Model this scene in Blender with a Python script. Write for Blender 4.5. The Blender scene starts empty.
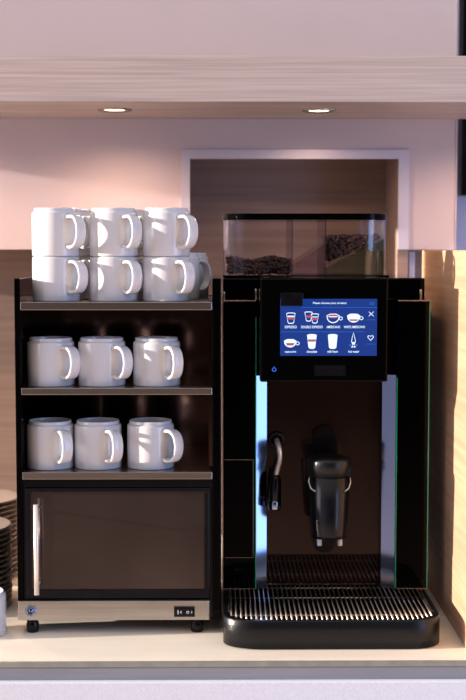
import bpy, bmesh, math, random
from mathutils import Vector, Matrix
random.seed(7)
S = bpy.context.scene
COL = S.collection
R = math.radians
PI = math.pi

# ------------------------------------------------------------------ camera
cam = bpy.data.cameras.new('camera'); co = bpy.data.objects.new('camera', cam); COL.objects.link(co)
co.location = (0, -2.2, .61)
T, Y = R(4.27), R(.555)
co.rotation_euler = (R(90) - T, 0, -Y)
cam.sensor_fit = 'VERTICAL'; cam.sensor_height = 36; cam.lens = 1340 / 700 * 36
cam.clip_start = .05
cam.dof.use_dof = True; cam.dof.focus_distance = 2.12; cam.dof.aperture_fstop = 5.0
S.camera = co

# ------------------------------------------------------------------ world: a dim room, brighter at its window sides
w = bpy.data.worlds.new('room_light'); S.world = w; w.use_nodes = True
nt = w.node_tree; nt.nodes.clear()
out = nt.nodes.new('ShaderNodeOutputWorld'); bg = nt.nodes.new('ShaderNodeBackground')
tc = nt.nodes.new('ShaderNodeTexCoord'); sep = nt.nodes.new('ShaderNodeSeparateXYZ')
ab = nt.nodes.new('ShaderNodeMath'); ab.operation = 'ABSOLUTE'
rp = nt.nodes.new('ShaderNodeValToRGB')
nt.links.new(tc.outputs['Generated'], sep.inputs[0])
nt.links.new(sep.outputs['X'], ab.inputs[0]); nt.links.new(ab.outputs[0], rp.inputs[0])
cr = rp.color_ramp
cr.elements[0].position = .12; cr.elements[0].color = (.035, .024, .02, 1)
cr.elements[1].position = .6; cr.elements[1].color = (.55, .50, .62, 1)
e = cr.elements.new(.3); e.color = (.10, .08, .09, 1)
# the sunlit floor below the horizon is lighter than the room
zr = nt.nodes.new('ShaderNodeMapRange'); zr.inputs['From Min'].default_value = -.12; zr.inputs['From Max'].default_value = -.45
mxw = nt.nodes.new('ShaderNodeMixRGB'); mxw.inputs[2].default_value = (1.9, 1.30, .98, 1)
nt.links.new(sep.outputs['Z'], zr.inputs['Value']); nt.links.new(zr.outputs[0], mxw.inputs[0]); nt.links.new(rp.outputs[0], mxw.inputs[1])
bg.inputs['Strength'].default_value = .55
# pale ceiling overhead
zc = nt.nodes.new('ShaderNodeMapRange'); zc.inputs['From Min'].default_value = .35; zc.inputs['From Max'].default_value = .6
mxc = nt.nodes.new('ShaderNodeMixRGB'); mxc.inputs[2].default_value = (1.3, 1.18, 1.12, 1)
nt.links.new(sep.outputs['Z'], zc.inputs['Value']); nt.links.new(zc.outputs[0], mxc.inputs[0]); nt.links.new(mxw.outputs[0], mxc.inputs[1])
nt.links.new(mxc.outputs[0], bg.inputs[0]); nt.links.new(bg.outputs[0], out.inputs[0])

# ------------------------------------------------------------------ sun and windows
def sun_dir(az, el):
    a, e_ = R(az), R(el)
    return Vector((math.sin(a) * math.cos(e_), math.cos(a) * math.cos(e_), -math.sin(e_)))
sl = bpy.data.lights.new('sun', 'SUN'); so = bpy.data.objects.new('sun', sl); COL.objects.link(so)
sl.energy = 9.5; sl.angle = R(.6); sl.color = (1, .87, .73)
so.rotation_euler = sun_dir(84.3, 8.5).to_track_quat('-Z', 'Y').to_euler(); so.location = (-3, -1, 2)
def area(name, loc, target, sx, sy, energy, color):
    l = bpy.data.lights.new(name, 'AREA'); o = bpy.data.objects.new(name, l); COL.objects.link(o)
    l.shape = 'RECTANGLE'; l.size = sx; l.size_y = sy; l.energy = energy; l.color = color
    o.location = loc; o.rotation_euler = (Vector(target) - Vector(loc)).to_track_quat('-Z', 'Y').to_euler()
    return o
area('window_light_right', (2.6, -2.2, .6), (.1, 0, .5), 1.2, 2.8, 40, (.33, .55, 1))
area('window_light_left', (-2.8, -1.3, 1.3), (-.1, 0, .4), 1.4, 1.6, 19, (.95, .92, 1))
vs = S.view_settings
vs.view_transform = 'Standard'; vs.look = 'None'; vs.gamma = 1; vs.use_curve_mapping = False; vs.exposure = 0.35

# ------------------------------------------------------------------ materials
def srgb(r, g, b):
    f = lambda c: ((c / 255) / 12.92 if c <= 10 else (((c / 255) + .055) / 1.055) ** 2.4)
    return (f(r), f(g), f(b), 1)
def mat(name, col, rough=.5, metal=0, spec=.5, noise=0, nscale=40, bump=0, stretch=(1, 1, 1), coat=0, col2=None):
    m = bpy.data.materials.new(name); m.use_nodes = True
    n = m.node_tree; p = n.nodes['Principled BSDF']
    p.inputs['Base Color'].default_value = col; p.inputs['Roughness'].default_value = rough
    p.inputs['Metallic'].default_value = metal; p.inputs['Specular IOR Level'].default_value = spec
    p.inputs['Coat Weight'].default_value = coat; p.inputs['Coat Roughness'].default_value = .03
    if noise or bump or col2:
        t = n.nodes.new('ShaderNodeTexCoord'); mp = n.nodes.new('ShaderNodeMapping')
        mp.inputs['Scale'].default_value = stretch
        nz = n.nodes.new('ShaderNodeTexNoise'); nz.inputs['Scale'].default_value = nscale; nz.inputs['Detail'].default_value = 6
        n.links.new(t.outputs['Object'], mp.inputs[0]); n.links.new(mp.outputs[0], nz.inputs['Vector'])
        r = n.nodes.new('ShaderNodeValToRGB')
        c2 = col2 or tuple(min(1, c * (1 + noise)) for c in col[:3]) + (1,)
        c1 = col if col2 else tuple(c * (1 - noise) for c in col[:3]) + (1,)
        r.color_ramp.elements[0].position = .35; r.color_ramp.elements[0].color = c1
        r.color_ramp.elements[1].position = .65; r.color_ramp.elements[1].color = c2
        n.links.new(nz.outputs['Fac'], r.inputs[0]); n.links.new(r.outputs[0], p.inputs['Base Color'])
        if bump:
            b = n.nodes.new('ShaderNodeBump'); b.inputs['Strength'].default_value = bump; b.inputs['Distance'].default_value = .001
            n.links.new(nz.outputs['Fac'], b.inputs['Height']); n.links.new(b.outputs[0], p.inputs['Normal'])
    return m
def glow(name, col, s):
    m = bpy.data.materials.new(name); m.use_nodes = True; p = m.node_tree.nodes['Principled BSDF']
    p.inputs['Base Color'].default_value = (0.01, 0.01, 0.01, 1); p.inputs['Roughness'].default_value = .4; p.inputs['Specular IOR Level'].default_value = .1
    p.inputs['Emission Color'].default_value = col; p.inputs['Emission Strength'].default_value = s
    return m
def clear(name, tint, gloss=.12):
    m = bpy.data.materials.new(name); m.use_nodes = True; n = m.node_tree; n.nodes.clear()
    o = n.nodes.new('ShaderNodeOutputMaterial'); mx = n.nodes.new('ShaderNodeMixShader')
    t = n.nodes.new('ShaderNodeBsdfTransparent'); g = n.nodes.new('ShaderNodeBsdfGlossy')
    lw = n.nodes.new('ShaderNodeLayerWeight'); lw.inputs['Blend'].default_value = .35
    mm = n.nodes.new('ShaderNodeMath'); mm.operation = 'MULTIPLY_ADD'; mm.inputs[1].default_value = .45; mm.inputs[2].default_value = gloss
    t.inputs[0].default_value = tint; g.inputs['Roughness'].default_value = .08; g.inputs[0].default_value = (.9, .92, 1, 1)
    n.links.new(lw.outputs['Facing'], mm.inputs[0]); n.links.new(mm.outputs[0], mx.inputs[0])
    n.links.new(t.outputs[0], mx.inputs[1]); n.links.new(g.outputs[0], mx.inputs[2]); n.links.new(mx.outputs[0], o.inputs[0])
    return m
M = dict(
    wall=mat('painted_panel', srgb(189, 173, 176), .55, noise=.015, nscale=8),
    wallblue=mat('painted_wall', srgb(165, 174, 212), .6, noise=.015, nscale=8),
    ash=mat('whitewashed_ash', srgb(163, 148, 146), .5, nscale=14, stretch=(.3, 3, 22), col2=srgb(182, 167, 163), bump=.15),
    maple=mat('maple_veneer', srgb(166, 131, 106), .5, nscale=9, stretch=(6, .35, 12), col2=srgb(184, 149, 122), bump=.1),
    brownwood=mat('brown_veneer', srgb(128, 106, 98), .5, nscale=8, stretch=(.4, 5, 11), col2=srgb(144, 121, 111), bump=.1),
    counter=mat('counter_laminate', srgb(232, 222, 208), .35, nscale=6, stretch=(.6, 4, 4), col2=srgb(242, 234, 222)),
    edge=mat('grey_edge_strip', srgb(128, 130, 138), .4, 0, noise=.06, nscale=30, stretch=(.2, 1, 4)),
    trimline=mat('worktop_lip', srgb(150, 155, 150), .25, .5, noise=.1, nscale=40),
    front=mat('speckled_front', srgb(205, 208, 222), .7, noise=.06, nscale=420),
    frame=mat('aluminium_frame', srgb(196, 190, 205), .4, .3, noise=.02, nscale=20),
    black=mat('gloss_black', (.001, .001, .0012, 1), .06, 0, .07, noise=.2, nscale=5),
    satin=mat('satin_black', (.004, .004, .006, 1), .18, 0, .25, noise=.2, nscale=60),
    textured=mat('textured_black_plastic', (.003, .0035, .005, 1), .32, 0, .32, noise=.3, nscale=300, bump=.25),
    mirror=mat('dark_mirror_glass', (.055, .035, .032, 1), .04, .75, .5, noise=.15, nscale=3),
    doorglass=mat('bronze_tinted_glass', (.11, .085, .08, 1), .12, .85, .5, noise=.2, nscale=4),
    steel=mat('brushed_steel', srgb(190, 182, 176), .28, .95, .5, noise=.08, nscale=30, stretch=(.3, 3, 20)),
    shelfsteel=mat('dark_steel', srgb(150, 142, 140), .25, .95, .5, noise=.1, nscale=30, stretch=(.3, 3, 20)),
    chrome=mat('chrome', srgb(138, 152, 182), .10, 1, .5, noise=.03, nscale=6),
    chromepipe=mat('bright_pipe', srgb(240, 230, 225), .38, .7, .5, noise=.03, nscale=6),
    innersteel=mat('inner_steel', (.20, .125, .105, 1), .10, 1, .5, noise=.25, nscale=6),  # warm reflections of the surroundings are put into this brown tint
    china=mat('white_china', srgb(200, 199, 204), .16, 0, .5, noise=.01, nscale=15, coat=.4),
    plate=mat('grey_stoneware', srgb(150, 138, 132), .35, 0, .5, noise=.06, nscale=40),
    green=mat('green_glass_edge', (.01, .35, .2, 1), .15, 0, .8, noise=.15, nscale=10),
    rimline=mat('pale_metal_edge', srgb(190, 165, 150), .25, .8, .5, noise=.1, nscale=20),
    bean=mat('roasted_bean', srgb(70, 40, 34), .35, 0, .5, noise=.3, nscale=60),
    chute=clear('tinted_chute', (.55, .64, .58, 1), .05),
    acrylic=clear('clear_acrylic', (.94, .93, .94, 1), .04),
    smoke=clear('smoky_acrylic', (.78, .74, .80, 1), .04),
    blue=glow('screen_blue', (.0005, .027, .20, 1), 1),
    blue2=glow('screen_line', (.02, .13, .50, 1), 1),
    white=glow('screen_white', (.75, .85, 1, 1), 1),
    coffee=glow('screen_coffee', (.35, .08, .12, 1), 1),
    lamp=glow('lamp_glow', (1, .74, .46, 1), 6),
    led=glow('blue_led', (.02, .12, .7, 1), 1.2),
    grey=mat('printed_grey', srgb(170, 170, 170), .5, noise=.02),
)

# ------------------------------------------------------------------ helpers
def nb(): return bmesh.new()
def box(bm, x0, x1, y0, y1, z0, z1, bev=0, mi=0, seg=2):
    t = bmesh.new(); bmesh.ops.create_cube(t, size=1)
    for v in t.verts: v.co = Vector(((x0 + x1) / 2 + v.co.x * (x1 - x0), (y0 + y1) / 2 + v.co.y * (y1 - y0), (z0 + z1) / 2 + v.co.z * (z1 - z0)))
    if bev: bmesh.ops.bevel(t, geom=list(t.edges), offset=bev, segments=seg, profile=.5, affect='EDGES')
    return merge(bm, t, mi)
def merge(bm, t, mi=0):
    mp = [bm.verts.new(v.co) for v in t.verts]
    t.verts.index_update()
    for f in t.faces:
        try:
            g = bm.faces.new([mp[v.index] for v in f.verts]); g.material_index = mi; g.smooth = f.smooth
        except ValueError: pass
    t.free(); return bm
def prism(bm, pts, y0, y1, mi=0, axis='y', smooth=False):
    """outline in (x,z) extruded along y, or (x,y) extruded along z"""
    mk = (lambda a, b, c: (a, c, b)) if axis == 'y' else (lambda a, b, c: (a, b, c))
    A = [bm.verts.new(mk(a, b, y0)) for a, b in pts]; B = [bm.verts.new(mk(a, b, y1)) for a, b in pts]
    fs = [bm.faces.new(A), bm.faces.new(B[::-1])]
    n = len(pts)
    for i in range(n):
        f = bm.faces.new((A[i], A[(i + 1) % n], B[(i + 1) % n], B[i])[::-1]); f.smooth = smooth; fs.append(f)
    for f in fs: f.material_index = mi
    return bm
def lathe(bm, prof, c=(0, 0, 0), n=40, mi=0, axis=None, smooth=True):
    rings = []; q = Vector((0, 0, 1)).rotation_difference(Vector(axis)).to_matrix() if axis else Matrix.Identity(3)
    for r, z in prof:
        if r < 1e-6: rings.append([bm.verts.new(Vector(c) + q @ Vector((0, 0, z)))])
        else: rings.append([bm.verts.new(Vector(c) + q @ Vector((r * math.cos(2 * PI * i / n), r * math.sin(2 * PI * i / n), z))) for i in range(n)])
    for a, b in zip(rings, rings[1:]):
        for i in range(n):
            j = (i + 1) % n
            if len(a) == 1 and len(b) == 1: continue
            if len(a) == 1: f = bm.faces.new((a[0], b[i], b[j]))
            elif len(b) == 1: f = bm.faces.new((a[i], b[0], a[j]))
            else: f = bm.faces.new((a[i], b[i], b[j], a[j]))
            f.material_index = mi; f.smooth = smooth
    return bm
def cyl(bm, c, r, h, n=32, axis=(0, 0, 1), r2=None, bev=0, mi=0):
    r2 = r if r2 is None else r2; b = bev or min(r, r2, h) * .12
    return lathe(bm, [(0, 0), (r - b, 0), (r, b), (r2, h - b), (r2 - b, h), (0, h)], c, n, mi, axis)
def tube(bm, pts, r, n=12, mi=0, flat=None):
    """round tube; flat=(width direction vector, half width, half thickness) makes a strap with rounded edges"""
    P = [Vector(p) for p in pts]; rings = []
    for i, p in enumerate(P):
        d = (P[min(i + 1, len(P) - 1)] - P[max(i - 1, 0)]).normalized()
        if flat:
            u = Vector(flat[0]).normalized(); v = d.cross(u).normalized(); a, b = flat[1], flat[2]
        else:
            u = d.cross(Vector((0, 1, 0))); u = u if u.length > .1 else d.cross(Vector((1, 0, 0)))
            u.normalize(); v = d.cross(u).normalized(); a = b = r
        ring = []
        for k in range(n):
            t = 2 * PI * k / n; cx, sx = math.cos(t), math.sin(t)
            if flat: cx = math.copysign(abs(cx) ** .6, cx); sx = math.copysign(abs(sx) ** .6, sx)
            ring.append(bm.verts.new(p + u * cx * a + v * sx * b))
        rings.append(ring)
    for A, B in zip(rings, rings[1:]):
        for k in range(n):
            f = bm.faces.new((A[k], A[(k + 1) % n], B[(k + 1) % n], B[k])); f.smooth = True; f.material_index = mi
    for g in (rings[0][::-1], rings[-1]):
        f = bm.faces.new(g); f.material_index = mi
    return bm
def spline(ps, n=6):
    out = []; P = [Vector(p) for p in ps]; P = [P[0] * 2 - P[1]] + P + [P[-1] * 2 - P[-2]]
    for i in range(1, len(P) - 2):
        a, b, c, d = P[i - 1:i + 3]
        for k in range(n):
            t = k / n; out.append(.5 * (2 * b + (c - a) * t + (2 * a - 5 * b + 4 * c - d) * t * t + (3 * b - a - 3 * c + d) * t ** 3))
    out.append(P[-2]); return out
def obj(name, bm, m, parent=None, label=None):
    bmesh.ops.recalc_face_normals(bm, faces=bm.faces)
    me = bpy.data.meshes.new(name); bm.to_mesh(me); bm.free()
    for k in (m if isinstance(m, (list, tuple)) else [m]): me.materials.append(M[k])
    o = bpy.data.objects.new(name, me); COL.objects.link(o)
    if parent: o.parent = parent; o.matrix_parent_inverse = Matrix.Translation(-world_loc(parent))
    if label: o['label'] = label
    return o
def world_loc(o):
    v = Vector(o.location)
    if o.parent: v = v + o.matrix_parent_inverse.translation + world_loc(o.parent)
    return v
def struct(name, bm, m):
    o = obj(name, bm, m); o['kind'] = 'structure'; return o
def tag(o, label, cat, group=None, kind=None):
    o['label'] = label; o['category'] = cat
    if group: o['group'] = group
    if kind: o['kind'] = kind
    return o
def thing(name, loc, label, cat, group=None):
    o = bpy.data.objects.new(name, None); COL.objects.link(o); o.location = loc; o.empty_display_size = .02
    return tag(o, label, cat, group)

# ------------------------------------------------------------------ setting
b = nb()
box(b, -1.1, -.0763, .45, .64, .611, 1.5); box(b, -.0763, .3713, .45, .64, .8057, 1.5); box(b, .3713, .4662, .45, .64, .611, 1.5)
struct('wall_back', b, 'wall')
struct('trim_1', box(nb(), .4622, .4630, .4488, .452, .611, 1.5), 'edge')
b = nb(); box(b, -1.1, .47, .64, .68, -.02, 1.5); struct('wall_backsplash', b, 'brownwood')
struct('wall_niche_side', box(nb(), .3505, .3713, .4505, .64, .35, .8057), 'brownwood')
b = nb()   # mitred aluminium frame round the niche
for pts in ([(-.0763, .611), (-.0587, .611), (-.0587, .788), (-.0763, .8057)],
            [(-.0763, .8057), (-.0587, .788), (.3505, .788), (.3713, .8057)],
            [(.3713, .8057), (.3505, .788), (.3505, .611), (.3713, .611)]):
    prism(b, pts, .442, .4515)
struct('trim_2', b, 'frame')
struct('trim_3', box(nb(), .356, .372, .47, .50, 0, .606, .001), 'frame')
struct('trim_4', box(nb(), .376, .388, .47, .50, 0, .606, .001), 'frame')
struct('wall_back_right', box(nb(), .45, 1.2, .72, .76, -.02, 1.5), 'wallblue')
struct('worktop', box(nb(), -1.1, 1.0, -.244, .64, -.006, 0), 'counter')
b = nb(); box(b, -1.1, 1.0, -.248, -.2441, -.0085, 0, .0012); struct('trim_5', b, 'trimline')
struct('trim_6', box(nb(), -1.1, 1.0, -.246, -.22, -.028, -.0086), 'edge')
struct('counter_front', box(nb(), -1.1, 1.0, -.256, -.22, -.35, -.0285, .002), 'front')
b = nb(); box(b, -1.1, 1.0, .15, .45, .866, .9455, .0012)
struct('overhead_shelf', b, 'ash')
o = tag(obj('side_panel', box(nb(), .3765, .395, -.243, .30, 0, .6095, .0012), 'maple'),
        'tall pale maple wood board standing at the right of the coffee machine', 'panel')
o.name = 'wood_divider'
b = nb(); box(b, .512, .56, .66, .70, .725, 1.4, .003)
tag(obj('hanging_screen', b, 'satin'), 'narrow black upright panel at the right edge, beside the white cabinet', 'panel')

# ------------------------------------------------------------------ downlights
def downlight(x, y, label):
    t = thing('downlight', (x, y, .866), label, 'ceiling light', 'downlights under the overhead shelf')
    obj('trim_ring', lathe(nb(), [(.0195, .001), (.0215, -.002), (.029, -.0032), (.031, -.002), (.0312, .001)], (x, y, .866), 48), 'shelfsteel', t)
    obj('lens', lathe(nb(), [(0, -.0006), (.0192, -.0006), (.0195, .001)], (x, y, .866), 40), 'lamp', t, 'glowing warm white lens')
    l = bpy.data.lights.new('under_shelf_beam', 'SPOT'); lo = bpy.data.objects.new('under_shelf_beam', l); COL.objects.link(lo)
    l.energy = 6.8; l.spot_size = R(160); l.spot_blend = 1; l.color = (1, .66, .46); l.shadow_soft_size = .022
    lo.location = (x, y, .860); lo.parent = t; lo.matrix_parent_inverse = Matrix.Translation(-Vector(t.location))
downlight(-.192, .275, 'round recessed downlight in the shelf underside above the stacked mugs')
downlight(.182, .285, 'round recessed downlight in the shelf underside above the coffee machine')

for x in (-.57, .56):       # unseen spots added without fixtures, to widen the warm glow on the wall
    l = bpy.data.lights.new('under_shelf_beam', 'SPOT'); lo = bpy.data.objects.new('under_shelf_beam', l); COL.objects.link(lo)
    l.energy = 6.8; l.spot_size = R(160); l.spot_blend = 1; l.color = (1, .66, .46); l.shadow_soft_size = .022; lo.location = (x, .275, .86)

# ------------------------------------------------------------------ cup warmer
X0, X1, YF, YB = -.3222, .0018, -.10, .20
cw = thing('cup_warmer', ((X0 + X1) / 2, .08, 0), 'black and steel cup warmer cabinet with shelves of mugs and a dark glass door', 'cup warmer')
PX0, PX1 = X0 + .0093, X1 - .0140
for a, c in ((X0, PX0), (PX1, X1)): obj('side_panel', box(nb(), a, c, YF, YB, .022, .5655, .0015), 'black', cw)
obj('back_panel', box(nb(), PX0 + .0002, PX1 - .0002, YB - .008, YB - .001, .022, .53), 'innersteel', cw)
obj('inner_liner', box(nb(), PX1 - .006, PX1 - .0002, YF + .03, YB - .009, .262, .512), 'innersteel', cw, 'steel inner lining, warm reflection in its tint')
for zt, h in ((.5285, .0125), (.3932, .0105), (.2597, .0115)):
    b = nb(); box(b, PX0 + .0003, PX1 - .0003, YF - .001, YB - .01, zt - h, zt, .0009)
    obj('shelf', b, 'shelfsteel', cw, 'polished steel shelf')
# front frame round the door
b = nb(); x0, x1 = PX0 + .0003, PX1 - .0003
box(b, x0, x1, -.094, -.03, .2345, .2475); box(b, x0, x0 + .004, -.094, -.03, .055, .2345); box(b, x1 - .004, x1, -.094, -.03, .055, .2345)
obj('door_surround', b, 'satin', cw)
d0, d1, e0, e1 = x0 + .0045, x1 - .0045, .0568, .2335
b = nb(); f = .0085
for q in ((d0, d1, e1 - .0055, e1), (d0, d1, e0, e0 + .0135), (d0, d0 + f, e0 + .0135, e1 - .0055), (d1 - f, d1, e0 + .0135, e1 - .0055)):
    box(b, q[0], q[1], -.1, -.085, q[2], q[3], .0008)
door = obj('door', b, 'satin', cw)
obj('glass', box(nb(), d0 + f, d1 - f, -.0965, -.09, e0 + .0135, e1 - .0055), 'doorglass', door, 'dark bronze mirror glass')
b = nb(); hx = -.2885
tube(b, [(hx, -.124, .069), (hx, -.124, .2125)], .0040, 20)
for z in (.082, .2): tube(b, [(hx, -.0965, z), (hx, -.124, z)], .0025, 12)
obj('handle', b, 'chromepipe', door, 'upright brushed steel bar handle')
obj('floor_panel', box(nb(), x0, x1, -.09, YB - .01, .0235, .055), 'satin', cw)
cp = obj('control_strip', box(nb(), X0 + .0005, X1 - .0187, -.104, -.0905, .0225, .0535, .001), 'steel', cw, 'brushed steel strip below the door')
b = nb(); lx = -.3010
lathe(b, [(.0055, 0), (.0085, 0), (.009, .0015), (.0085, .0028), (.006, .0022), (.0055, 0)], (lx, -.104, .0383), 32, axis=(0, -1, 0))
lathe(b, [(0, .001), (.005, .001), (.0053, 0)], (lx, -.104, .0383), 24, axis=(0, -1, 0))
box(b, lx - .0009, lx + .0009, -.1056, -.104, .0345, .042, mi=1); cyl(b, (lx, -.1049, .040), .0016, .0009, 16, (0, -1, 0), mi=1)
obj('lock', b, ['chrome', 'satin'], cp)
b = nb(); box(b, -.0735, -.0405, -.1072, -.104, .0282, .0442, .0008)
box(b, -.0715, -.0590, -.1082, -.107, .0302, .0422, .0005); box(b, -.0565, -.0428, -.1082, -.107, .0302, .0422, .0005)
for pts in ([(-.068, .033), (-.066, .033), (-.066, .0395), (-.068, .0395)], [(-.0615, .0335), (-.0645, .0362), (-.0615, .039)],
            [(-.0460, .0335), (-.0440, .0362), (-.0460, .039)]): prism(b, pts, -.1086, -.1081, 1)
lathe(b, [(.0014, 0), (.0014, .0005), (.0024, .0005), (.0024, 0)], (-.0515, -.1081, .0362), 20, 1, axis=(0, -1, 0))
obj('rocker_switch', b, ['satin', 'grey'], cp, 'black double rocker switch')
for fx in (-.3005, -.0375):
    for fy in (-.088, .17):
        obj('foot', lathe(nb(), [(0, 0), (.0085, 0), (.0098, .002), (.0102, .014), (.0092, .016), (.0092, .0221), (0, .0221)], (fx, fy, 0), 24), 'satin', cw)
b = nb(); prism(b, [(-.17 + .075 * math.cos(a * PI / 16), .06 + .11 * math.sin(a * PI / 16)) for a in range(32)], .016, .0235, axis='z')
obj('heater_base', b, 'satin', cw)

# ------------------------------------------------------------------ mugs
def make_mug():
    t = thing('coffee_mug', (0, 0, 0), 'x', 'mug')
    p = [(0, .0062), (.0346, .0062), (.0352, .0004), (.0362, 0), (.0374, .0006), (.038, .0022), (.0382, .035), (.038, .0672), (.0375, .0695), (.0362, .0706), (.0348, .0712),
         (.0345, .0722), (.0345, .0757), (.0338, .0766), (.0330, .0762), (.0326, .075), (.0328, .069), (.0345, .060), (.0347, .016), (.032, .010), (0, .0092)]
    obj('body', lathe(nb(), p, (0, 0, 0), 64), 'china', t)
    pts = spline([(.0355, 0, .0605), (.046, 0, .0630), (.0565, 0, .0605), (.0635, 0, .0530), (.0665, 0, .0400), (.0640, 0, .0265), (.0570, 0, .0175), (.046, 0, .0142), (.0355, 0, .0165)], 5)
    obj('handle', tube(nb(), pts, 0, 16, flat=((0, 1, 0), .0092, .0030)), 'china', t)
    return t
proto = make_mug(); used = [False]
SETG = 'white mugs kept on the cup warmer'
def mug(x, y, z, ang, label, group=SETG):
    if not used[0]: t = proto; used[0] = True
    else:
        t = proto.copy(); COL.objects.link(t)
        for ch in list(proto.children):
            c = ch.copy(); COL.objects.link(c); c.parent = t
    t.location = (x, y, z); t.rotation_euler = (0, 0, R(ang))
    t['label'] = label; t['category'] = 'mug'
    if group: t['group'] = group
    return t
# angle of the handle from the camera-facing direction towards the right
H = lambda a: a - 90
zt = .5286; cols = ('left', 'middle', 'right')
xs = (-.2632, -.1708, -.0861)
for x, up, lo, n in zip(xs, (43, 38, 42), (46, 38, 36), cols):
    mug(x, -.042, zt, H(lo), f'white mug, lower one of the {n} front stack on top of the warmer')
    mug(x, -.042, zt + .0714, H(up), f'white mug, upper one of the {n} front stack on top of the warmer')
for x, n in ((-.249, 'left'), (-.157, 'middle')):
    mug(x, .045, zt, H(40), f'lower white mug just behind the {n} front stack on top of the warmer', 'white mugs of the second and third rows')
    mug(x, .045, zt + .0714, H(40), f'upper white mug just behind the {n} front stack on top of the warmer', 'white mugs of the second and third rows')
mug(-.072, .045, zt, H(130), 'white mug directly behind the right front stack on top of the warmer', 'white mugs of the second and third rows')
mug(-.058, .132, zt, H(200), 'white blurred mug farthest back at the right end of the top shelf', 'white mugs of the second and third rows')
zm = .3933
mid = ((-.2722, 42), (-.1903, 43), (-.1020, 33)); low = ((-.2746, 31), (-.1975, 33), (-.1124, 45))
for (x, a), n in zip(mid, cols): mug(x, -.047, zm, H(a), f'white mug on the middle shelf, {n} one of the front three')
zl = .2598
for (x, a), n in zip(low, cols): mug(x, -.047, zl, H(a), f'white mug above the glass door, {n} one of the front three')
mug(-.3795, -.098, .0001, H(-120), 'white mug on the worktop, cut by the left edge of the photo', None).scale = (1, 1, .9)

# ------------------------------------------------------------------ plates
def make_plate():
    return obj('plate', lathe(nb(), [(0, .002), (.045, .002), (.047, 0), (.052, 0), (.054, .002), (.088, .0105), (.0895, .0115), (.089, .0128), (.087, .0130), (.055, .0062), (.045, .0055), (0, .0055)], (0, 0, 0), 64), 'plate')
pl = make_plate(); first = True
def plates(x, y, n, dz, where, grp):
    global first
    for k in range(n):
        o = pl if first else pl.copy()
        if not first: COL.objects.link(o)
        first = False
        o.location = (x + random.uniform(-.001, .001), y, .0003 + k * dz)
        lab = {0: f'bottom plate of the {where}', n - 1: f'top plate of the {where}, its face showing'}.get(k, f'grey plate inside the {where}')
        tag(o, lab, 'plate', grp)
plates(-.448, .075, 15, .0091, 'front plate stack left of the cup warmer', 'plates in the front stack')
plates(-.466, .285, 16, .0091, 'taller rear plate stack behind the front one', 'plates in the rear stack')

# ------------------------------------------------------------------ coffee machine
cm = thing('coffee_machine', (.175, .2, 0), 'black automatic coffee machine with a blue touchscreen and bean hopper', 'coffee machine')
MX0, MX1 = .0042, .3452
b = nb(); box(b, MX0 + .001, MX1 - .001, .038, .42, .046, .5265, .002); obj('body', b, 'black', cm)
obj('top_cover', box(nb(), MX0 + .0008, .3412, .03, .41, .5265, .5635, .003), 'black', cm)
# side columns
for s, (a, c) in enumerate(((MX0, .0588), (.2925, MX1))):
    col = obj('front_column', box(nb(), a, c, 0, .0375, .0465, .5262, .0015), 'black', cm, 'gloss black front column')
    b = nb(); ex = a if s == 0 else c
    if s == 0: box(b, a - .0007, a + .0009, -.0012, .02, .0465, .5275)
    else: box(b, c - .0010, c + .0006, -.0012, .02, .0465, .5275)
    obj('outer_edge', b, 'rimline' if s == 0 else 'green', col, None if s == 0 else 'green glass edge')
    b = nb(); g = c - .0006 if s == 0 else a - .0012
    box(b, g, g + .0018, -.0014, .01, .0465, .40 if s else .5); obj('inner_edge', b, 'green', col, 'green glass edge')
    b = nb(); box(b, a, c, -.0012, .02, .5262, .5275, .0003); obj('top_edge', b, 'rimline', col); obj('bottom_edge', box(nb(), a, c, -.0012, .004, .0455, .0465, .0002), 'rimline', col)
    if s == 0:
        b = nb(); box(b, .0081, .0546, -.0016, .0, .100, .2628, .0006); obj('service_flap', b, 'black', col)
        b = nb(); box(b, .0075, .0552, -.0012, .0, .2632, .2638); box(b, .0075, .0552, -.0012, 0, .0988, .0994); box(b, .0548, .0553, -.0012, 0, .0994, .2632); obj('flap_seam', b, 'rimline', col)
for px_, z1 in ((.0052, .541), (.0585, .546), (.3305, .545)):
    obj('hinge_pin', cyl(nb(), (px_ + .0012, .012, .5275), .0022, z1 - .5275, 16), 'steel', cm)
# chrome pillars either side of the bay, faces turned slightly inwards
for a, c, s in ((.0600, .0774, 1), (.2690, .2905, -1)):
    b = nb()
    pts = [(a, 0.0), (c, .0072), (c, .036), (a, .036)] if s == 1 else [(a, .0090), (c, 0.0), (c, .036), (a, .036)]
    prism(b, pts, .046, .404, axis='z'); obj('chrome_pillar', b, 'chrome', cm, 'mirror chrome strip')
obj('bay_back', box(nb(), .0775, .2689, .033, .0375, .046, .404), 'mirror', cm, 'dark mirror-glass back of the dispensing bay')
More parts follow.
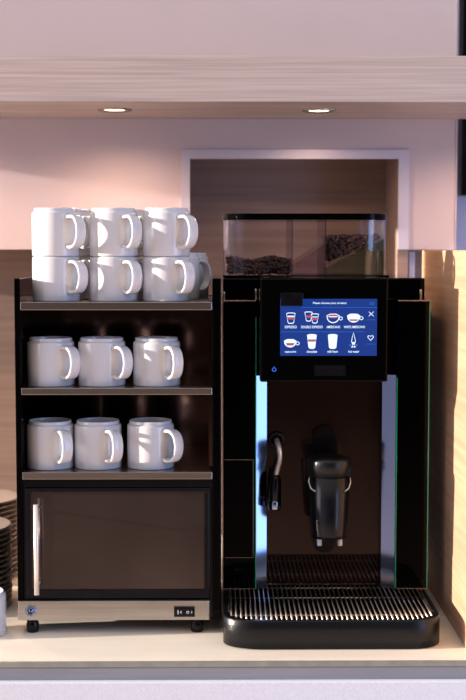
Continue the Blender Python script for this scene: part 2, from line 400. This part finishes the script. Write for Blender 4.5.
# control panel
b = nb(); box(b, .0626, .2640, -.100, .029, .4025, .5663, .003); pan = obj('control_panel', b, 'black', cm)
F = -.1004
obj('display', box(nb(), .0945, .2465, F, -.099, .4440, .5335), 'blue', pan, 'glowing blue touchscreen')
UX = lambda c: .0945 + (c - 95) * .152 / 339
UZ = lambda c: .5335 - (c - 48) * .0895 / 204
def lines(bm, ls, mi=0, h=.7):
    for x0_, x1_, y_ in ls: box(bm, UX(x0_), UX(x1_), F - .0002, F, UZ(y_ + h), UZ(y_ - h), mi=mi)
b = nb(); lines(b, [(97, 390, 166), (167, 434, 79), (397, 428, 123), (397, 428, 210), (407, 424, 60), (407, 424, 64), (407, 424, 68)]); obj('divider_lines', b, 'blue2', pan)
YT = F - .0004
def rot(pts): return [(UX(x), UZ(y)) for x, y in pts]
def ring(bm, pts, wdt, mi=0):
    cx = sum(p[0] for p in pts) / len(pts); cy = sum(p[1] for p in pts) / len(pts); n = len(pts)
    inn = [(cx + (x - cx) * (1 - wdt / max(1, math.hypot(x - cx, y - cy))), cy + (y - cy) * (1 - wdt / max(1, math.hypot(x - cx, y - cy)))) for x, y in pts]
    for i in range(n):
        j = (i + 1) % n; prism(bm, rot([pts[i], pts[j], inn[j], inn[i]]), YT, F, mi)
def glass(bm, cx, cy, w1, w2, h, fill=None, band=None):
    pts = [(cx - w1, cy - h), (cx - w1 * .5, cy - h * 1.12), (cx + w1 * .5, cy - h * 1.12), (cx + w1, cy - h), (cx + w2, cy + h * .8), (cx + w2 * .6, cy + h), (cx - w2 * .6, cy + h), (cx - w2, cy + h * .8)]
    if fill: prism(bm, rot(pts), F - .0003, F)
    else: ring(bm, pts, 3.2)
    if band:
        y0_, y1_, m_ = band; k = lambda y: w1 + (w2 - w1) * (y - (cy - h)) / (2 * h)
        prism(bm, rot([(cx - k(y0_) + 1, y0_), (cx + k(y0_) - 1, y0_), (cx + k(y1_) - 1, y1_), (cx - k(y1_) + 1, y1_)]), F - .0006, F, m_)
def cup(bm, cx, cy, w_, h, fill, band):
    pts = [(cx - w_, cy - h * .6), (cx - w_ * .5, cy - h), (cx + w_ * .5, cy - h), (cx + w_, cy - h * .6)] + [(cx + w_ * math.cos(t) , cy - h * .4 + 1.4 * h * math.sin(t)) for t in [PI * k / 8 for k in range(1, 8)]]
    if fill: prism(bm, rot(pts), F - .0003, F)
    else: ring(bm, pts, 3.5)
    hp = [(cx + w_ + 4 + 7 * math.cos(t), cy + 7 * math.sin(t)) for t in [2 * PI * k / 12 for k in range(12)]]; ring(bm, hp, 2.5)
    y0_, y1_, m_ = band
    prism(bm, rot([(cx - w_ * .72, y0_), (cx + w_ * .72, y0_), (cx + w_ * .5, y1_), (cx - w_ * .5, y1_)]), F - .0006, F, m_)
def icon(fn, nm='drink_icon'):
    b = nb(); fn(b); obj(nm, b, ['white', 'coffee', 'blue2', 'blue'], pan)
def ic1(b): glass(b, 132, 118, 16, 11, 19, band=(113, 122, 1)); box(b, UX(121), UX(143), F - .0005, F, UZ(113), UZ(108))
icon(ic1)
def ic2(b):
    glass(b, 194, 112, 14, 9, 17, band=(107, 115, 1)); glass(b, 216, 119, 14, 9, 17, band=(116, 124, 1)); box(b, UX(207), UX(225), F - .0005, F, UZ(114), UZ(111))
icon(ic2)
icon(lambda b: (cup(b, 280, 118, 23, 17, False, (105, 117, 1)), box(b, UX(264), UX(296), F - .0007, F, UZ(113), UZ(110))))
icon(lambda b: cup(b, 352, 117, 23, 16, True, (121, 127, 1)))
icon(lambda b: cup(b, 130, 207, 22, 15, True, (206, 215, 1)))
icon(lambda b: glass(b, 206, 202, 17, 12, 25, True, (193, 201, 1)))
icon(lambda b: glass(b, 279, 202, 17, 13, 25, True))
def ic8(b):
    ring(b, [(352, 168), (357, 185), (360, 200), (356, 212), (348, 212), (344, 200), (347, 185)], 3); prism(b, rot([(347, 203), (357, 203), (355, 211), (349, 211)]), F - .0006, F)
    for s_ in (-1, 1): prism(b, rot([(352 + s_ * 6, 208), (352 + s_ * 17, 214), (352 + s_ * 9, 219)]), F - .0005, F, 2); prism(b, rot([(352 + s_ * 2, 214), (352 + s_ * 9, 222), (352 + s_ * 1, 222)]), F - .0006, F, 0)
icon(ic8)
def cross(b):
    for s_ in (-1, 1):
        prism(b, rot([(405, 102 - 8 * s_ - 1.4), (405, 102 - 8 * s_ + 1.4), (422, 102 + 8 * s_ + 1.4), (422, 102 + 8 * s_ - 1.4)]), F - .0004 - .0001 * (s_ > 0), F)
icon(cross, 'close_icon')
hp = []
for k in range(24):
    t = 2 * PI * k / 24; hp.append((412 + 11 * math.sin(t) ** 3, 187 - .72 * (13 * math.cos(t) - 5 * math.cos(2 * t) - 2 * math.cos(3 * t) - math.cos(4 * t))))
icon(lambda b: ring(b, hp, 2.6), 'heart_icon')
def text(s, cx, cy, wdt, m='white'):
    cu = bpy.data.curves.new('caption', 'FONT'); cu.body = s; cu.size = 1; cu.align_x = 'CENTER'; cu.align_y = 'CENTER'; cu.extrude = .01; cu.offset = .012
    to = bpy.data.objects.new('caption', cu); COL.objects.link(to)
    bpy.context.view_layer.update(); dg = bpy.context.evaluated_depsgraph_get()
    me = bpy.data.meshes.new_from_object(to.evaluated_get(dg)); bpy.data.objects.remove(to)
    W_ = max(v.co.x for v in me.vertices) - min(v.co.x for v in me.vertices); k = wdt * .152 / 339 / W_
    hgt = (max(v.co.y for v in me.vertices) - min(v.co.y for v in me.vertices))
    ky = 9 * .0895 / 204 / hgt
    for v in me.vertices: v.co = Vector((UX(cx) + v.co.x * k, F - .0002 - v.co.z * .01, UZ(cy) + v.co.y * ky))
    me.materials.clear(); me.materials.append(M[m])
    o = bpy.data.objects.new('caption', me); COL.objects.link(o); o.parent = pan; o.matrix_parent_inverse = Matrix.Translation(-world_loc(pan))
for s_, x_, y_, w_ in (('Please choose your product', 268, 63, 118), ('ESPRESSO', 132, 149, 42), ('DOUBLE ESPRESSO', 206, 149, 76), ('AMERICANO', 281, 149, 48), ('WHITE AMERICANO', 355, 149, 74),
                      ('cappuccino', 131, 237, 40), ('chocolate', 206, 237, 36), ('milk foam', 279, 237, 36), ('hot water', 353, 237, 38)):
    text(s_, x_, y_, w_)
b = nb(); box(b, .0950, .1300, -.1035, -.1000, .5223, .5430, .0006); obj('camera_cover', b, 'satin', pan, 'small black rectangular cover over the screen corner')
b = nb(); x0, x1, z0, z1 = .1478, .1983, .4120, .4294
for q in ((x0, x1, z1 - .0006, z1), (x0, x1, z0, z0 + .0006), (x0, x0 + .0006, z0, z1), (x1 - .0006, x1, z0, z1)): box(b, q[0], q[1], -.1006, -.1, q[2], q[3])
box(b, x0, x1, -.1003, -.1, z0, z1, mi=1)
obj('sensor_window', b, ['innersteel', 'satin'], pan)
b = nb(); ring(b, [(74 + 8 * math.sin(t) * (1 if math.cos(t) < 0 else max(.0, 1 - math.cos(t)) * .9 + .1), 301 - (11 if math.cos(t) > 0 else 8) * math.cos(t)) for t in [2 * PI * k / 20 for k in range(20)]], 2.6); obj('drop_symbol', b, 'led', pan, 'small glowing blue drop')

# bean hopper
hp_ = obj('bean_hopper', box(nb(), .0045, .2842, .05, .25, .5636, .5675, .001), 'black', cm, 'clear bean hopper with black lid')
def stadium(x0_, x1_, y0_, y1_, r, n=10):
    pts = []
    for cx, cy, a0 in ((x1_ - r, y1_ - r, 0), (x0_ + r, y1_ - r, 90), (x0_ + r, y0_ + r, 180), (x1_ - r, y0_ + r, 270)):
        for k in range(n + 1): t = R(a0 + 90 * k / n); pts.append((cx + r * math.cos(t), cy + r * math.sin(t)))
    return pts
def shell(bm, pts, z0_, z1_):
    A = [bm.verts.new((x, y, z0_)) for x, y in pts]; B = [bm.verts.new((x, y, z1_)) for x, y in pts]; n = len(pts)
    for i in range(n):
        f = bm.faces.new((A[i], A[(i + 1) % n], B[(i + 1) % n], B[i])); f.smooth = True
b = nb(); shell(b, stadium(.0055, .2832, .055, .245, .045), .5676, .6600); 
obj('container', b, 'acrylic', hp_, 'clear acrylic container')
b = nb(); prism(b, stadium(.0040, .2848, .0535, .2465, .046), .6602, .6700, axis='z'); prism(b, stadium(.0080, .2808, .0575, .2425, .042), .6700, .6712, axis='z'); obj('lid', b, 'black', hp_, 'flat black lid')
b = nb()
for x in (.1215, .1775): box(b, x - .0012, x + .0012, .0585, .2415, .5676, .6598)
obj('divider', b, 'smoke', hp_)
b = nb(); prism(b, [(.123, .5677), (.176, .5677), (.176, .620), (.123, .5850)], .062, .238); obj('middle_chute', b, 'smoke', hp_, 'smoky sloping chute')
b = nb(); prism(b, [(.1795, .5677), (.276, .5677), (.276, .628), (.1795, .5800)], .0625, .2375); obj('right_chute', b, 'chute', hp_, 'greenish translucent sloping floor')
# beans
def beans(name, x0_, x1_, floor, top, n, label):
    bm = bmesh.new(); base = bmesh.new(); bmesh.ops.create_icosphere(base, subdivisions=1, radius=1)
    vs_ = [v.co.copy() for v in base.verts]; fs = [[v.index for v in f.verts] for f in base.faces]; base.free()
    c = 0
    while c < n:
        x = random.uniform(x0_, x1_); y = random.choice((.0665 + random.random() * .012, random.uniform(.066, .236))); lo, hi = floor(x), top(x)
        if hi - lo < .006: continue
        z = random.uniform(lo + .004, hi - .001)
        q = Matrix.Rotation(random.uniform(0, 6.28), 3, Vector((random.random(), random.random(), random.random() + .1)).normalized())
        nv = [bm.verts.new(Vector((x, y, z)) + q @ Vector((v.x * .0052, v.y * .0038, v.z * .0028))) for v in vs_]
        for f in fs: bm.faces.new([nv[i] for i in f]).smooth = True
        c += 1
    return tag(obj(name, bm, 'bean'), label, 'coffee beans', kind='stuff')
beans('coffee_beans', .013, .115, lambda x: .568, lambda x: .596 + .003 * math.sin(x * 90), 1100, 'dark roasted beans lying low in the left compartment of the hopper')
beans('coffee_beans', .185, .272, lambda x: .586 + (x - .1795) / .0965 * .046, lambda x: .634, 1300, 'dark roasted beans piled on the slope in the right compartment of the hopper')

# dispensing spout
b = nb(); cx, cy = .1757, -.058
sp = obj('coffee_spout', lathe(b, [(0, .146), (.026, .146), (.0285, .1475), (.0295, .152), (.0345, .247), (.0335, .2475)], (cx, cy, 0), 40), 'satin', cm, 'black cylindrical coffee spout')
obj('spout_cap', lathe(nb(), [(.0335, .2475), (.0360, .2480), (.0362, .272), (.034, .2765), (.020, .2800), (0, .2805)], (cx, cy, 0), 40), 'textured', sp)
for sx in (-1, 1):
    b = tube(nb(), [(cx + sx * .0325, cy - .014, .246), (cx + sx * .0335, cy - .015, .238), (cx + sx * .030, cy - .020, .229), (cx + sx * .023, cy - .0255, .225)], .0013, 8)
    obj('bracket', b, 'steel', sp)
for nx in (.1605, .1938): obj('outlet', cyl(nb(), (nx, cy - .004, .1325), .0040, .0150, 20, bev=.001), 'china', sp, 'small white outlet nozzle')
b = nb(); pts = []; r_ = .0195; xc = .1745
for k in range(17): pts.append((xc + r_ * math.cos(PI * k / 16), .298 + r_ * math.sin(PI * k / 16)))
for k in range(17): pts.append((xc - r_ * math.cos(PI * k / 16), .122 - r_ * math.sin(PI * k / 16)))
prism(b, pts, .019, .0329, smooth=False); obj('guide_plate', b, 'satin', cm, 'upright black plate with rounded ends behind the spout')
obj('spout_arm', box(nb(), .160, .191, -.035, .0189, .17, .268, .004), 'satin', sp)
# hot-water nozzle
b = nb(); lathe(b, [(0, 0), (.013, 0), (.0142, .002), (.0138, .007), (.0095, .008), (.009, .0045), (0, .0045)], (.0946, .0329, .292), 36, axis=(0, -1, 0))
hw = obj('hot_water_tap', b, 'textured', cm)
b = nb(); tube(b, spline([(.0946, .029, .292), (.0950, .008, .291), (.0975, -.004, .282), (.0985, -.008, .265), (.0945, -.010, .248), (.0917, -.010, .236)], 5), .0042, 14); obj('pipe', b, 'chromepipe', hw, 'curved steel pipe')
b = nb(); q0 = Vector((.0917, -.010, .240)); lathe(b, [(0, 0), (.0062, 0), (.0085, .006), (.0098, .014), (.0102, .042), (.0098, .043), (0, .043)], q0, 28, axis=(-.03, 0, -1)); obj('grip', b, 'satin', hw)
b = nb(); lathe(b, [(0, .0425), (.0104, .0425), (.0108, .045), (.0108, .056), (.0100, .058), (.007, .058), (.0065, .052), (0, .052)], q0, 28, axis=(-.03, 0, -1)); obj('nozzle_tip', b, 'chrome', hw, 'chrome tip')

# drip tray
def tray_outline(x0_, x1_, yb, ys, yf, inset=0):
    x0_ += inset; x1_ -= inset; ys += inset * .6; yf += inset
    pts = [(x0_, yb), (x0_, ys)]; n = 10; cwid = .050
    for k in range(1, n + 1):
        t = k / n * PI / 2; pts.append((x0_ + cwid * (1 - math.cos(t)), ys + (yf - ys) * math.sin(t)))
    for k in range(n, -1, -1):
        t = k / n * PI / 2; pts.append((x1_ - cwid * (1 - math.cos(t)), ys + (yf - ys) * math.sin(t)))
    pts.append((x1_, yb)); return pts
TX0, TX1 = .0046, .3415
oo = tray_outline(TX0, TX1, .03, -.152, -.192); ii = tray_outline(TX0, TX1, .03, -.152, -.192, .0075)
b = nb(); n = len(oo)
o0 = [b.verts.new((x, y, .002)) for x, y in oo]; o1 = [b.verts.new((x, y, .0440)) for x, y in oo]; o2 = [b.verts.new((x + (.001 if x < .1 else -.001), y + .001, .0455)) for x, y in oo]
i2 = [b.verts.new((x, y, .0455)) for x, y in ii]; i1 = [b.verts.new((x, y, .020)) for x, y in ii]
for A, B in ((o0, o1), (o1, o2), (o2, i2), (i2, i1)):
    for k in range(n):
        f = b.faces.new((A[k], A[(k + 1) % n], B[(k + 1) % n], B[k]))
        f.smooth = A is o0 and 1 < k < n - 2
b.faces.new(o0[::-1]); b.faces.new(i1)
tr = obj('drip_tray', b, 'textured', cm, 'black drip tray with rounded front corners')
b = nb(); nr = 41
def yfront(x):
    u = min(x - TX0 - .0075, TX1 - .0075 - x); u = max(u, 0)
    if u >= .05: return -.1845
    t = math.acos(1 - u / .05); return -.1475 + (-.1845 + .1475) * math.sin(t)
for k in range(nr):
    x = .017 + k * (.3285 - .017) / (nr - 1); tube(b, [(x, yfront(x) + .0015, .0440), (x, .024, .0440)], .00135, 8)
for yy in (-.150, -.045, .018): tube(b, [(.0135, yy, .0422), (.332, yy, .0422)], .0012, 8)
obj('drip_grate', b, 'steel', tr, 'steel wire grate')
for q in ((.3290, .3338), (.0125, .0160)): obj('grate_rim', box(nb(), q[0], q[1], -.140, .02, .043, .0462, .0008), 'shelfsteel', tr)
for fx in (.03, .32):
    for fy in (.07, .39): obj('foot', cyl(nb(), (fx, fy, 0), .014, .0465, 24), 'satin', cm)
